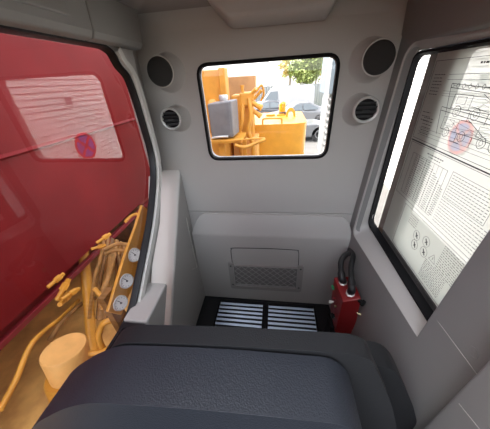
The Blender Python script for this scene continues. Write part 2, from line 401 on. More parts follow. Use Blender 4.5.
# ---- net pocket on the lower back panel
def ylow(z): return .953+(.58-z)*.055
NP = lambda u, v, w: (u, ylow(v)-w, v)
np_ = thing('net_pocket', 'grey framed elastic net pocket on the lower back panel', 'net pocket', (-.055, .97, .17))
fo = roundpoly([(-.270, .388), (-.235, .388), (-.235, .372), (.128, .376), (.128, .392), (.162, .392), (.165, .165), (-.272, .160)], [.006]*6+[.02, .02], 4)
fi = roundpoly([(-.240, .366), (.130, .370), (.132, .192), (-.242, .188)], .01, 3)
MB().prism(inset(fi, -.004), NP, .0005, .002).put('recess', 'recess', np_)  # flat dark sheet: the pocket's inner shade put into its colour
MB().plate(fo, [fi], NP, 0, .009).put('frame', 'frame_grey', np_, bevel=.002, smooth=40)
mb = MB()
for k in range(-7, 12):
    for s in (1, -1):
        pts = []
        for q in range(13):
            v = .188+.18*q/12; u = -.242+k*.042+s*(v-.188)*1.0 if s > 0 else -.242+k*.042+(.18-(v-.188))*1.0
            if -.242 <= u <= .132: pts.append(NP(u, v, .006+.001*s))
        if len(pts) > 1: mb.tube(pts, .0013, 5)
mb.put('net', 'net', np_, smooth=60)
MB().tube([NP(-.245, .367, .008), NP(.132, .371, .008)], .0028, 6).put('hem', 'net', np_, smooth=60)
MB().prism([(-.236, .193), (.128, .196), (.128, .206), (-.236, .203)], NP, .003, .007).put('bottom_band', 'net', np_)
for u, v in ((-.255, .365), (.147, .368), (-.256, .20), (.148, .205)):
    MB().lathe([(.005, 0), (.005, .002), (.003, .003), (0, .003)], NP(u, v, .009), (0, -1, 0), 12).put('screw', 'plastic_dark', np_)
arc = smoothpath([NP(-.245, .375, .001), NP(-.245, .47, .001), NP(-.240, .492, .001), NP(-.225, .502, .001), NP(-.05, .508, .001), NP(.110, .505, .001), NP(.124, .496, .001), NP(.130, .47, .001), NP(.133, .38, .001)], 4)
MB().tube(arc, .0022, 6).put('opening_line', 'seam', np_, smooth=60)

# ---- floor grilles
def grille(x0, x1, label):
    t = thing('floor_grille', label, 'grille', ((x0+x1)/2, .83, .045), 'slatted grilles in the black floor tray')
    y0, y1 = .748, .946
    MB().plate([(x0-.012, y0-.016), (x1+.012, y0-.016), (x1+.012, y1+.012), (x0-.012, y1+.012)], [[(x0, y0-.004), (x1, y0-.004), (x1, y1), (x0, y1)]], XY, .045, .062).put('frame', 'black_gloss', t, bevel=.003)
    for k in range(7):
        y = y0+.012+k*(y1-y0-.012)/6.6
        MB().hexa([(x0, y-.004, .052), (x1, y-.004, .052), (x1, y+.007, .058), (x0, y+.007, .058)], [(x0, y-.005, .054), (x1, y-.005, .054), (x1, y+.006, .060), (x0, y+.006, .060)]).put('slat', 'steel', t)
grille(-.345, -.068, 'left slatted steel floor grille at the foot of the back wall')
grille(-.032, .246, 'right slatted steel floor grille beside the red box')
# dark cables lying in front of the left grille
mb = MB(); mb.tube(smoothpath([(-.40, .70, .075), (-.34, .735, .072), (-.30, .715, .080), (-.25, .735, .073), (-.20, .69, .072)]), .008, 8)
mb.put('floor_cable', 'cable', None, smooth=60, label='black cable lying before the left floor grille behind the seat', cat='cable')

# ---- red control box
bx = thing('control_box', 'red metal control box with knobs against the right wall', 'control box', (.34, .82, .045))
A = [P(334, 277, 1, .80), P(352, 276, 1, .80), P(361.5, 299, 1, .69), P(343, 302, 1, .69)]    # top face
B = [P(330, 309, 1, .80), P(345, 311, 1, .80), P(354, 334, 1, .70), P(335, 333, 1, .70)]
MB().hexa(B, A).put('case', 'red_box', bx, bevel=.004, segs=2)
MB().box((.285, .715, .045), (.345, .79, B[3].z+.02)).put('foot', 'black', bx)
MB().box((.335, .72, B[3].z+.06), (.392, .78, B[3].z+.16)).put('bracket', 'black', bx)
def knob(c, ax, r, h, m, n='knob'):
    MB().lathe([(r*.6, -.004), (r*.6, h*.4), (r, h*.4), (r, h*.9), (r*.8, h), (0, h)], c, ax, 16).put(n, m, bx, smooth=35)
nl = (A[3]-A[0]).cross(B[0]-A[0]).normalized(); nl = nl if nl.x < 0 else -nl
nf = (A[2]-A[3]).cross(B[3]-A[3]).normalized(); nf = nf if nf.y < 0 else -nf
nt_ = (A[1]-A[0]).cross(A[3]-A[0]).normalized(); nt_ = nt_ if nt_.z > 0 else -nt_
def onface(q, u, v): return (q[0]*(1-u)+q[1]*u)*(1-v)+(q[3]*(1-u)+q[2]*u)*v
LF = [A[0], A[3], B[3], B[0]]; FF = [A[3], A[2], B[2], B[3]]
knob(onface(LF, .12, .22), nl, .012, .010, 'green', 'indicator_lamp')
knob(onface(LF, .30, .52), nl, .008, .024, 'chrome', 'switch'); knob(onface(LF, .62, .72), nl, .013, .018, 'black', 'knob')
knob(onface(LF, .62, .42), nl, .006, .010, 'brass', 'screw'); knob(onface(LF, .42, .33), nl, .006, .010, 'red_box', 'button')
knob(onface(FF, .93, .04), (nf+RV*.8).normalized(), .014, .020, 'black', 'knob'); knob(onface(FF, .93, .36), (nf+RV*1.5).normalized(), .005, .022, 'brass', 'screw'); knob(onface(FF, .90, .88), (nf+RV*1.5).normalized(), .005, .022, 'brass', 'screw')
s1 = onface(A, .38, .25); s2 = onface(A, .55, .72)
for q in (s1, s2):
    MB().lathe([(.019, -.002), (.019, .006), (.014, .008), (.014, .022), (.0, .022)], q, nt_, 8).put('connector', 'chrome', bx, smooth=30)
paths = [[s1+nt_*.020, s1+nt_*.045+Vector((-.008, 0, 0)), P(341, 262, 1, .82), P(347, 254, 1, .87), P(352, 254, 1, .93)],
         [s2+nt_*.020, s2+nt_*.06, P(351, 268, 1, .80), P(353, 256, 1, .86), P(350, 250, 1, .93)]]
for i, pth in enumerate(paths):
    sp = smoothpath(pth); MB().tube(sp, [.016]*9+[.012]*(len(sp)-9), 10).put('cable', 'cable', None, smooth=60, label=['black cable from the back socket of the red box', 'black cable from the front socket of the red box'][i], cat='cable', group='cables on the red box')

# ---- driver's seat
st = thing('seat', 'black leather driver seat seen over the top of its backrest', 'seat', (-.1, .1, .045))
def rbox(prof_xz, y0, y1, bev, name, m, lean=0, z0=.93):
    mb = MB().prism(prof_xz, lambda u, v, w: (u, w+(z0-v)*lean+(u+.09)*.045, v), y0, y1)
    return mb.put(name, m, st, bevel=bev, segs=5, smooth=50)
cush = roundpoly([(-.46, .10), (.20, .10), (.20, .62), (.118, .90), (.09, .932), (-.09, .940), (-.25, .934), (-.300, .908), (-.375, .85), (-.45, .74)], [.02, .02, .06, .03, .05, .1, .06, .03, .08, .08], 5)
rbox(cush, .108, .186, .026, 'backrest', 'leather', lean=-.10)
shell = roundpoly([(-.44, .2), (.30, .2), (.285, .55), (.235, .74), (.150, .925), (.12, .938), (-.08, .942), (-.24, .936), (-.275, .920), (-.40, .72)], [.02, .02, .06, .08, .02, .05, .1, .05, .03, .08], 5)
rbox(shell, .190, .222, .012, 'back_shell', 'leather_plain', lean=-.02)
ci = inset(cush, .007); top = sorted([(u, v) for u, v in ci if v > .72 and u < .14], key=lambda q: q[0])
MB().tube([(u, .1155+(.93-v)*-.10+(u+.09)*.045, v) for u, v in top], .0032, 8).put('piping', 'leather_plain', st, smooth=60)
for sgn in (1, -1):
    if sgn > 0: pl = [(.165, .35), (.405, .35), (.405, .45), (.36, .56), (.295, .69), (.258, .742), (.185, .752), (.165, .74)]
    else: pl = [(-.365, .35), (-.42, .35), (-.42, .60), (-.418, .640), (-.405, .655), (-.375, .655), (-.365, .64)]
    rbox(roundpoly(pl, .03, 4), .27, .325, .012, 'armrest', 'leather_plain')
MB().box((-.40, -.35, .30), (.20, .20, .42)).put('cushion', 'leather', st, bevel=.03, segs=4, smooth=50)
MB().box((-.33, -.28, .045), (.13, .22, .31)).put('pedestal', 'plastic_dark', st, bevel=.01)

# ================================================================== load charts on the right window
CX = .4700
def sheet_pt(u, v, w=0): return (CX-w, u, v)
class Print(MB):
    def ln(s, a, b, w=.0012):
        a = Vector((a[0], a[1])); b = Vector((b[0], b[1])); d = (b-a).normalized(); n = Vector((-d.y, d.x))*w*.36
        q = [a-n, b-n, b+n, a+n]
        s.hexa([sheet_pt(p.x, p.y, .0002) for p in q], [sheet_pt(p.x, p.y, .0005) for p in q])
    def rect(s, y0, y1, z0, z1, w=.0012):
        s.ln((y0, z0), (y1, z0), w); s.ln((y0, z1), (y1, z1), w); s.ln((y0, z0), (y0, z1), w); s.ln((y1, z0), (y1, z1), w)
    def circ(s, c, r, w=.0012, n=14):
        for k in range(n):
            a, b = 2*PI*k/n, 2*PI*(k+1)/n; s.ln((c[0]+r*math.cos(a), c[1]+r*math.sin(a)), (c[0]+r*math.cos(b), c[1]+r*math.sin(b)), w)
    def text(s, y, z, L, h=.003):     # a line of unreadably small print running forward from y
        q = 0
        while q < L:
            k = random.uniform(.004, .014); k = min(k, L-q); s.ln((y-q, z), (y-q-k*.85, z), h); q += k+.002
def sheet(name, y0, y1, z0, z1, label):
    t = thing(name, label, 'load chart', (CX, (y0+y1)/2, z0), 'printed charts on the right window')
    MB().box((CX-.0001, y0, z0), (CX+.0003, y1, z1)).put('sheet', 'film', t); return t
t = sheet('load_chart', .40, .887, 1.0935, 1.338, 'printed chart with crane side drawings, topmost on the right window')
p = Print(); p.rect(.405, .880, 1.100, 1.318, .0016)
p.text(.70, 1.306, .055, .006)
p.ln((.80, 1.283), (.41, 1.286)); p.ln((.80, 1.271), (.41, 1.273))
for k in range(10): p.text(.866, 1.283-k*.0085 if k < 7 else 1.262-k*.0115, .05-.012*random.random(), .0026)
for k in range(9):
    y = .775-k*.022; z = 1.257; p.ln((y, z), (y-.006, z+.006)); p.ln((y-.006, z+.006), (y-.012, z)); p.ln((y-.012, z), (y-.006, z-.006)); p.ln((y-.006, z-.006), (y, z)); p.ln((y-.012, z), (y-.022, z))
# side view of a truck crane
def crane(y, z, s):
    p.ln((y, z), (y-.26*s, z), .002); p.rect(y-.07*s, y, z, z+.035*s); p.rect(y-.05*s, y-.015*s, z+.012*s, z+.03*s)
    for q in (.03, .10, .175, .215): p.circ((y-q*s, z-.006*s), .014*s, .0016); p.circ((y-q*s, z-.006*s), .006*s)
    p.ln((y+.03*s, z+.050*s), (y-.25*s, z+.035*s), .0022); p.ln((y+.03*s, z+.060*s), (y-.25*s, z+.047*s), .0022); p.ln((y+.03*s, z+.05*s), (y+.03*s, z+.06*s))
    p.ln((y-.10*s, z+.04*s), (y-.17*s, z+.01*s), .0016); p.rect(y-.20*s, y-.15*s, z+.004*s, z+.03*s); p.ln((y-.08*s, z), (y-.08*s, z-.025*s), .002); p.ln((y-.14*s, z), (y-.14*s, z-.025*s), .002)
    p.ln((y-.06*s, z-.025*s), (y-.10*s, z-.025*s), .002); p.ln((y+.03*s, z+.05*s), (y+.01*s, z-.02*s), .0018)
    for k in range(16): p.ln((y-random.uniform(0, .24)*s, z+random.uniform(-.01, .04)*s), (y-random.uniform(0, .24)*s, z+random.uniform(.0, .035)*s), .0007)
crane(.745, 1.205, .95)
for k in range(3): p.ln((.80, 1.243-.006*k), (.45, 1.243-.005*k), .0009)
crane(.755, 1.150, .9)
for k in range(6): p.text(.85, 1.166-k*.009, .05, .0024)
for k in range(3): p.ln((.86, 1.135-k*.010), (.41, 1.138-k*.010), .0009)
p.put('print', 'ink', t)
t = sheet('load_chart', .40, .885, .8905, 1.093, 'printed chart with dense lifting tables, middle of the right window')
p = Print(); p.ln((.405, 1.0915), (.88, 1.0915), .005); p.rect(.405, .875, .897, 1.086, .0014)
p.text(.77, 1.072, .08, .004); p.text(.76, 1.064, .06, .003)
p.rect(.66, .845, .91, 1.055)
for k in range(20):
    z = 1.05-k*.007; w = .02+.0066*k if k < 16 else .13
    for j in range(14):
        y = .65+.0135*j
        if j*.0135 < .175: 
            if (13-j) <= k+6: p.ln((y, z), (y+.008, z), .0026 if (j+k) % 3 else .0018)
for j in range(1, 9): p.ln((.66+.0205*j, .91), (.66+.0205*j, 1.055), .0007)
p.rect(.49, .64, .985, 1.06)
for k in range(9):
    for j in range(13): p.ln((.495+.011*j, 1.052-k*.0078), (.502+.011*j, 1.052-k*.0078), .002)
for k in range(9): p.text(.64, .978-k*.0085, .20, .0018)
p.put('print', 'ink', t)
t = sheet('load_chart', .40, .885, .706, .890, 'printed notice with four round pictograms, lowest on the right window')
p = Print(); p.rect(.405, .79, .712, .884, .0014)
for (y, z) in ((.675, .823), (.625, .835), (.668, .790), (.618, .800)):
    p.circ((y, z), .017, .0012); p.ln((y-.008, z-.008), (y+.006, z+.008), .006); p.ln((y-.006, z+.004), (y+.004, z-.006), .004)
p.ln((.59, .80), (.575, .825)); p.ln((.575, .825), (.56, .80)); p.ln((.56, .80), (.59, .80)); p.ln((.575, .805), (.575, .815), .002)
for k in range(11): p.text(.60, .79-k*.0065, .10, .0019)
for k in range(12): p.text(.555, .875-k*.0072, .14, .0019)
for k in range(5): p.text(.74, .87-k*.008, .05, .002)
p.put('print', 'ink', t)

# ================================================================== OUTSIDE
GZ = -1.75
MB().box((-60, -30, GZ-.2), (60, 90, GZ)).put('ground', 'asphalt', kind='structure')

# ---- red boom beside the cab
bm_ = thing('crane_boom', 'long red telescopic boom lying along the left window', 'crane boom', (-1.6, 1, .4))
sec = [(-1.20, .40), (-1.20, 1.050), (-1.185, 1.062), (-1.20, 1.074), (-1.21, 2.55), (-2.2, 2.55), (-2.2, .40)]
MB().prism(sec, lambda u, v, w: (u, w, v), -2.2, 3.3).put('boom_section', 'boom', bm_)
MB().box((-1.235, -2.2, .318), (-1.205, 3.3, .348)).put('bottom_flange', 'boom_dark', bm_, bevel=.003)
MB().box((-1.95, -2.2, -.19), (-1.91, 3.3, .42)).put('gap_blocker', 'boom_dark', bm_)  # added plate hiding bright sky and sunlit ground under the boom

# ---- yellow deck of the upper structure with its rear plate
dk = thing('machine_deck', 'dirty yellow machine deck below the boom outside the left window', 'machine deck', (-1.5, .6, -.2))
MB().box((-3.2, -1.2, -.26), (-.60, 1.9, -.20)).put('deck_plate', 'yellow_dirty', dk)
MB().box((-3.2, 1.9, -.26), (-1.1, 3.4, -.20)).put('deck_plate', 'yellow_dirty', dk)
MB().box((-2.5, -1.2, -.2), (-2.45, 1.9, 1.0)).put('side_plate', 'yellow_dirty', dk)  # unseen plate added to keep sun off the deck under the boom
MB().box((-3.2, 1.75, -.2), (-.70, 1.80, .30)).put('rear_plate', 'rust', dk)
MB().box((-.98, 1.2, -.2), (-.93, 1.74, .28)).put('web_plate', 'rust', dk)

# ---- yellow capped cylinder on the deck
cyl = thing('oil_filler_cap', 'yellow capped cylinder standing on the deck outside the left window', 'cylinder', (-.93, .36, -.2))
c0 = P(64, 348, 0, -.85); vw = (c0-CAM).normalized()
axd = (-vw*.52 + (RV*-14+UV*40).normalized()*.85).normalized()
MB().lathe([(.070, -.135), (.075, -.13), (.080, -.006), (.076, 0), (0, 0)], c0, axd, 32).put('cap', 'cap_yellow', cyl, smooth=40)
MB().lathe([(.092, -.24), (.094, -.235), (.094, -.145), (.088, -.135), (.06, -.13)], c0+UV*-.0+RV*-.004, axd, 32).put('collar', 'yellow', cyl, smooth=40)
MB().tube([c0-axd*.60, c0-axd*.2], .08, 24).put('stem', 'yellow', cyl, smooth=40)
bq = c0-axd*.175-vw*.088-RV*.03
MB().lathe([(.012, 0), (.012, .010), (0, .012)], bq, -vw, 12).put('bolt', 'yellow_dirty', cyl, smooth=40)

# ---- pipes and hoses
def pipe(name, pts, r, m, label, cat='pipe', group='yellow pipes outside the left window', n=6):
    return MB().tube(smoothpath(pts, n), r, 12).put(name, m, None, smooth=60, label=label, cat=cat, group=group)
c = P(93, 350, 0, -1.18); a = P(85, 250, 0, -1.28); a.z = .398; b = (a+c)/2; d = c+Vector((.02, -.02, -.1))
pipe('hydraulic_pipe', [a, b, c, d], .031, 'yellow', 'thick upright yellow pipe outside the left window')
pipe('hydraulic_pipe', [P(122, 321, 0, -.66), P(108, 321, 0, -.70), P(101, 328, 0, -.73), P(101, 345, 0, -.74), P(103, 352, 0, -.74)+Vector((0, 0, -.3))], .013, 'yellow', 'bent yellow pipe beneath the gauge panel')
pipe('hydraulic_pipe', [P(84, 354, 0, -.80), P(100, 352, 0, -.74), P(113, 347, 0, -.69)], .011, 'yellow', 'short yellow pipe beside the capped cylinder')
pipe('hydraulic_pipe', [P(94, 288, 0, -.92), P(102, 297, 0, -.88), P(112, 306, 0, -.80), P(118, 316, 0, -.74)], .011, 'yellow', 'slanting yellow pipe between upright pipe and gauges')
pipe('steel_rod', [P(0, 410, 0, -1.05), P(16, 380, 0, -1.1), P(33, 342, 0, -1.16), P(60, 318, 0, -1.24), P(78, 300, 0, -1.3)], .012, 'yellow', 'long thin yellow rod along the deck under the boom', 'rod', None)
pipe('hydraulic_hose', [P(50, 340, 0, -1.15), P(62, 322, 0, -1.2), P(80, 305, 0, -1.25), P(95, 298, 0, -1.3)], .013, 'rust', 'brown hose behind the upright yellow pipe', 'hose', 'hoses outside the left window')
pipe('hydraulic_hose', [P(104, 250, 0, -1.0), P(118, 244, 0, -.95), P(134, 246, 0, -.85)], .012, 'hose_ochre', 'upper arched hose above the gauge panel', 'hose', 'hoses outside the left window')
pipe('hydraulic_hose', [P(104, 254, 0, -1.0), P(118, 250, 0, -.95), P(132, 253, 0, -.86)], .012, 'hose_ochre', 'lower arched hose above the gauge panel', 'hose', 'hoses outside the left window')
pipe('hydraulic_hose', [P(110, 252, 0, -1.05), P(108, 275, 0, -1.03), P(103, 292, 0, -1.0), P(100, 320, 0, -.98)], .016, 'hose_ochre', 'drooping ribbed hose right of the upright pipe', 'hose', 'hoses outside the left window')
pipe('hydraulic_hose', [P(117, 255, 0, -1.05), P(120, 275, 0, -1.03), P(113, 290, 0, -1.0), P(108, 310, 0, -.98)], .014, 'rust', 'dark drooping hose beside the gauge panel', 'hose', 'hoses outside the left window')
pipe('hydraulic_hose', [P(125, 222, 0, -1.0), P(133, 215, 0, -.95), P(143, 214, 0, -.88)], .010, 'yellow', 'short bright hose end by the boom edge', 'hose', 'hoses outside the left window')
for k in range(7):
    x0 = 98+k*4.2; dx = random.uniform(-7, 4); xx = -1.06-.03*(k % 3)
    pipe('hydraulic_hose', [P(x0+6, 236+k*1.5, 0, xx), P(x0+3, 256, 0, xx+.03), P(x0+dx*.5, 278, 0, xx+.02), P(x0+dx, 300, 0, xx), P(x0+dx-2, 318, 0, xx-.02)], random.uniform(.008, .014), random.choice(['rust', 'hose_ochre']), 'thin brown hose in the tangle between upright pipe and gauge panel', 'hose', 'hose tangle behind the gauge panel', 4)
# fittings glinting under the boom edge
def fitting(c, ax, s, label):
    t = thing('hose_fitting', label, 'fitting', c, 'yellow hose fittings under the boom')
    ax = Vector(ax).normalized()
    MB().lathe([(s, -s*1.6), (s, s*.2), (s*.7, s*.3), (s*.7, s*1.4), (0, s*1.4)], c, ax, 6).put('nut', 'yellow', t)
    MB().tube([Vector(c)-ax*s*4.2, Vector(c)-ax*s*1.2], s*.6, 8).put('stub', 'yellow', t, smooth=60)
for (px, py, xx, s, lab) in ((107, 236, -1.0, .016, 'bright yellow fitting nearest the top of the upright pipe'), (102, 246, -1.02, .014, 'small yellow fitting beside the upright pipe top'), (66, 284, -1.1, .020, 'yellow fitting left of the upright pipe, under the boom edge'), (68, 296, -1.1, .020, 'yellow fitting left of the upright pipe, lower of the pair'), (60, 277, -1.1, .016, 'yellow fitting at the head of the rod'), (75, 291, -1.05, .016, 'yellow fitting touching the upright pipe')):
    fitting(P(px, py, 0, xx), (random.uniform(-.5, .5), 1, random.uniform(-.4, .6)), s, lab)
# wire bundle below the gauges
mb = MB()
for k in range(12):
    a = P(104+random.uniform(-5, 5), 306+random.uniform(-4, 4), 0, -.80); b = P(112+random.uniform(-6, 6), 312+random.uniform(-6, 10), 0, -.74)
    mid = (a+b)/2+Vector((random.uniform(-.02, .02), random.uniform(-.02, .02), random.uniform(.0, .03)))
    mb.tube(smoothpath([a, mid, b], 4), .0022, 5)
mb.put('wire_bundle', 'yellow', None, smooth=60, label='tangle of thin yellow wires below the pressure gauges', cat='wires')

# ---- gauge panel
XG = -.63
gp = thing('gauge_panel', 'yellow panel carrying three pressure gauges just outside the left window', 'gauge panel', (XG, .6, .4))
pl = [P(*q, 0, XG-.006) for q in ((143, 205), (136, 228), (126, 255), (117, 285), (109, 312), (122, 315), (140, 270), (155, 215))]
MB().prism([(q.y, q.z) for q in pl], YZ, XG-.022, XG-.008).put('plate', 'yellow', gp, bevel=.003)
MB().box((XG-.05, .50, -.2), (XG-.022, .56, .6)).put('post', 'rust', gp)
for i, (px, py) in enumerate(((134, 255), (126, 281), (120, 303))):
    c = P(px, py, 0, XG); ax = (CAM-c).normalized()*.5+Vector((1, -.15, .1)); ax.normalize()
    g = MB().lathe([(.031, -.014), (.031, .006), (.029, .009), (.0265, .009), (.0265, .005), (0, .005)], c, ax, 28).put('gauge', 'plastic', gp, smooth=35)
    d = MB().lathe([(.0262, .0052), (.0262, .0062), (0, .0062)], c, ax, 28).put('dial', 'dial', g)
    u = ax.orthogonal().normalized(); w = ax.cross(u); q = MB()
    for k in range(9):
        an = math.radians(-30+k*30); dv = u*math.cos(an)+w*math.sin(an); q.tube([c+ax*.0064+dv*.019, c+ax*.0064+dv*.024], .0008, 4)
    q.put('scale_marks', 'ink', g)
    q = MB(); q.tube([c+ax*.0068-w*.006, c+ax*.0068+(w*.8+u*.5)*.019], .0014, 5); q.lathe([(.004, .006), (.004, .008), (0, .008)], c, ax, 10); q.put('needle', 'ink', g)

# ---- machinery seen through the rear window
fp = thing('winch_frame', 'tall yellow winch frame plates behind the cab, left in the rear window', 'winch frame', (-.75, 2.6, -.8))
MB().box((-1.05, 2.30, -.9), (-.80, 2.36, 1.46)).put('side_plate', 'yellow', fp, bevel=.008)
MB().box((-.80, 2.50, -.9), (-.52, 2.56, 1.40)).put('front_plate', 'yellow', fp, bevel=.01)
MB().box((-.565, 2.46, -.9), (-.50, 2.62, 1.41)).put('upright_rib', 'yellow', fp, bevel=.008)
MB().box((-.83, 2.44, -.9), (-.785, 2.58, 1.43)).put('upright_rib', 'yellow', fp, bevel=.008)
MB().lathe([(.05, 0), (.05, .02), (.03, .03), (0, .03)], (-.66, 2.50, 1.1), (0, -1, 0), 16).put('boss', 'yellow_dirty', fp, smooth=40)
bmn = MB().box((-.62, 3.1, 1.10), (-.27, 3.3, 1.34)).put('box_beam', 'beam', None, bevel=.01, label='brownish box beam behind the yellow winch frame', cat='beam')
tk = thing('tank', 'grey metal tank with filler cap in the rear window', 'tank', (-.49, 2.05, .80))
MB().hexa([(-.575, 2.0, .862), (-.375, 2.0, .875), (-.355, 2.22, .875), (-.555, 2.22, .862)], [(-.578, 2.0, 1.145), (-.375, 2.0, 1.160), (-.355, 2.22, 1.160), (-.558, 2.22, 1.145)]).put('body', 'tank', tk, bevel=.012, segs=3, smooth=40)
MB().lathe([(.034, -.01), (.034, .012), (.038, .012), (.040, .03), (.036, .045), (0, .047)], (-.455, 2.10, 1.155), (0, 0, 1), 14).put('filler_cap', 'chrome', tk, smooth=30)
MB().tube(smoothpath([(-.57, 1.99, .875), (-.50, 1.985, .885), (-.42, 1.985, .885)]), .009, 8).put('strap', 'chrome', tk, smooth=60)
br = thing('tank_bracket', 'yellow shelf bracket carrying the grey tank', 'bracket', (-.5, 2.1, .8))
MB().box((-.66, 1.96, .835), (-.30, 2.28, .860)).put('shelf', 'yellow', br, bevel=.004)
MB().box((-.52, 2.0, -.9), (-.46, 2.2, .836)).put('post', 'yellow', br, bevel=.004)
MB().box((-.34, 2.25, -.9), (-.30, 2.28, .836)).put('post', 'yellow', br, bevel=.004)
MB().tube(smoothpath([(-.36, 1.95, .86), (-.20, 1.97, .865), (-.11, 2.0, .86)]), .007, 8).put('rod', 'yellow', br, smooth=60)
MB().tube(smoothpath([(-.36, 1.95, .82), (-.27, 1.95, .80), (-.16, 1.98, .835), (-.10, 2.0, .85)]), .016, 8).put('arm', 'yellow', br, smooth=60)
# hydraulic valve block with stubs and hoses
vb = thing('valve_block', 'yellow hydraulic valve block with hose stubs, right of the grey tank', 'valve block', (-.3, 2.4, .7))
MB().box((-.45, 2.42, .78), (-.24, 2.60, 1.18)).put('body', 'yellow', vb, bevel=.015)
MB().box((-.36, 2.36, 1.08), (-.22, 2.50, 1.2)).put('cover', 'yellow', vb, bevel=.015)
for (a, b, r) in (((-.28, 2.38, 1.16), (-.20, 2.36, 1.22), .02), ((-.26, 2.38, 1.12), (-.15, 2.36, 1.06), .03), ((-.25, 2.38, 1.05), (-.16, 2.36, .99), .028), ((-.22, 2.38, 1.14), (-.15, 2.36, 1.21), .018), ((-.33, 2.38, 1.19), (-.33, 2.38, 1.26), .02)):
    MB().tube([a, Vector(a)*.4+Vector(b)*.6, b], [r*.75, r*.75, r], 10).put('stub', 'yellow', vb, smooth=30)
for pts, r in (([(-.27, 2.36, 1.15), (-.25, 2.33, 1.0), (-.28, 2.32, .86), (-.24, 2.34, .7), (-.26, 2.36, .5)], .022), ([(-.33, 2.36, 1.1), (-.34, 2.33, .95), (-.38, 2.34, .8), (-.36, 2.34, .5)], .018), ([(-.20, 2.36, 1.20), (-.15, 2.36, 1.25), (-.13, 2.38, 1.18), (-.16, 2.40, 1.12)], .010)):
    MB().tube(smoothpath(pts), r, 10).put('hose', 'yellow', vb, smooth=60)
MB().box((-.46, 2.40, -.9), (-.20, 2.64, .78)).put('stand', 'yellow_dirty', vb, bevel=.01)

# ---- engine hood with handle and lug, beacon
hd = thing('engine_hood', 'orange-yellow engine hood with a grab handle behind the cab', 'engine hood', (0, 3.1, -.6))
pr = roundpoly([(-.55, 2.62), (.20, 2.62), (.325, 2.70), (.34, 3.60), (-.55, 3.60)], [.02, .10, .10, .05, .05], 5)
MB().prism(pr, XY, -.9, .868).put('body', 'yellow_hood', hd, bevel=.018, segs=3, smooth=40)
MB().tube(smoothpath([(-.160, 2.66, .86), (-.160, 2.66, .905), (-.145, 2.66, .922), (-.05, 2.66, .922), (.035, 2.66, .920), (.048, 2.66, .903), (.048, 2.66, .86)], 4), .009, 10).put('handle', 'yellow_hood', hd, smooth=60)
ring = [(.165+.062*math.cos(a), 3.15, .868+.105*math.sin(a)) for a in [PI*k/12 for k in range(13)]]
ri = [(.165+.034*math.cos(a), 3.15, .868+.066*math.sin(a)) for a in [PI*k/12 for k in range(13)]]
lug = [(x, z) for x, y, z in ring]+[(x, z) for x, y, z in reversed(ri)]
MB().prism(lug, XZ, 3.14, 3.17).put('lifting_lug', 'yellow_hood', hd, bevel=.004)
MB().box((-.15, 3.25, .868), (-.03, 3.29, .888)).put('hinge', 'yellow_hood', hd); MB().box((-.01, 3.25, .868), (.09, 3.29, .886)).put('hinge', 'yellow_hood', hd)
bc = thing('beacon', 'amber warning beacon standing on the engine hood', 'beacon', (.07, 3.35, .868))
MB().lathe([(.05, 0), (.05, .035), (.045, .04), (0, .04)], (.065, 3.35, .868), (0, 0, 1), 20).put('base', 'plastic_dark', bc, smooth=40)
MB().lathe([(.046, .04), (.046, .13), (.040, .15), (.02, .162), (0, .164)], (.065, 3.35, .868), (0, 0, 1), 20).put('lens', 'amber', bc, smooth=50)
fd = MB().prism(roundpoly([(.37, 2.6), (.75, 2.55), (.80, 3.2), (.40, 3.3)], .08, 4), XY, -.9, .34).put('fender', 'white_car', None, bevel=.04, segs=4, smooth=60, label='white rounded fender beside the engine hood', cat='fender')

# ---- vehicles
def vehicle(name, label, cat, loc, yaw, L, wd, prof, belt, glass_lo, paint, roof_in=.16, wheels=(.18, .80), wr=.33, windows=(), group='parked cars seen through the rear window'):
    """prof: side outline (s along length, h); body loft narrows above the belt line"""
    t = thing(name, label, cat, loc, group); t.rotation_euler.z = yaw
    n = len(prof)
    def sd(sg, ins): return [(s-L/2, sg*(wd/2-(ins if h > belt+.02 else 0)-(.05 if h < .35 else 0)), h) for s, h in prof]
    mb = MB(); A = sd(-1, roof_in); B = sd(1, roof_in)
    tri = tessellate_polygon([[Vector((s, h, 0)) for s, h in prof]])
    mb.add(A+B, [tuple(q) for q in tri]+[tuple(n+i for i in reversed(q)) for q in tri]+[(i, (i+1) % n, n+(i+1) % n, n+i) for i in range(n)])
    def pt_(name, mbx, m, **k):
        o = link(name, mbx.mesh(), m, None, **k); o.parent = t; return o
    pt_('body', mb, paint, bevel=.06, segs=3, smooth=40)
    for poly in windows:
        for sg in (-1, 1):
            q = []
            for s, h in poly:
                f = min(1, max(0, (h-belt)/.45)); q.append((s-L/2, sg*(wd/2-roof_in*f+.012), h))
            q2 = [(x, y-sg*.02, z) for x, y, z in q]; k = len(q)
            pt_('side_window', MB().loft([q, q2], cap=True), 'car_glass')
    for s in wheels:
        for sg in (-1, 1):
            c = Vector((s*L-L/2, sg*(wd/2-.10), wr))
            w = pt_('wheel', MB().lathe([(wr*.6, -.1), (wr*.95, -.1), (wr, -.06), (wr, .06), (wr*.95, .1), (wr*.6, .1)], c, (0, sg, 0), 24), 'tyre', smooth=40)
            h = MB().lathe([(wr*.62, .085), (wr*.55, .105), (wr*.2, .09), (0, .10)], c, (0, sg, 0), 16).put('hub', 'tank', None, smooth=40); h.parent = w
    return t
CARP = [(0, .35), (0, .62), (.12, .74), (1.0, .88), (1.15, .92), (1.85, 1.38), (2.2, 1.46), (2.9, 1.44), (3.75, 1.05), (4.35, .98), (4.45, .80), (4.45, .35), (4.1, .22), (.3, .22)]
CARW = [[(1.35, .95), (1.90, 1.33), (2.30, 1.38), (2.30, .97)], [(2.38, .97), (2.38, 1.38), (2.85, 1.36), (3.45, 1.05), (3.40, .98)]]
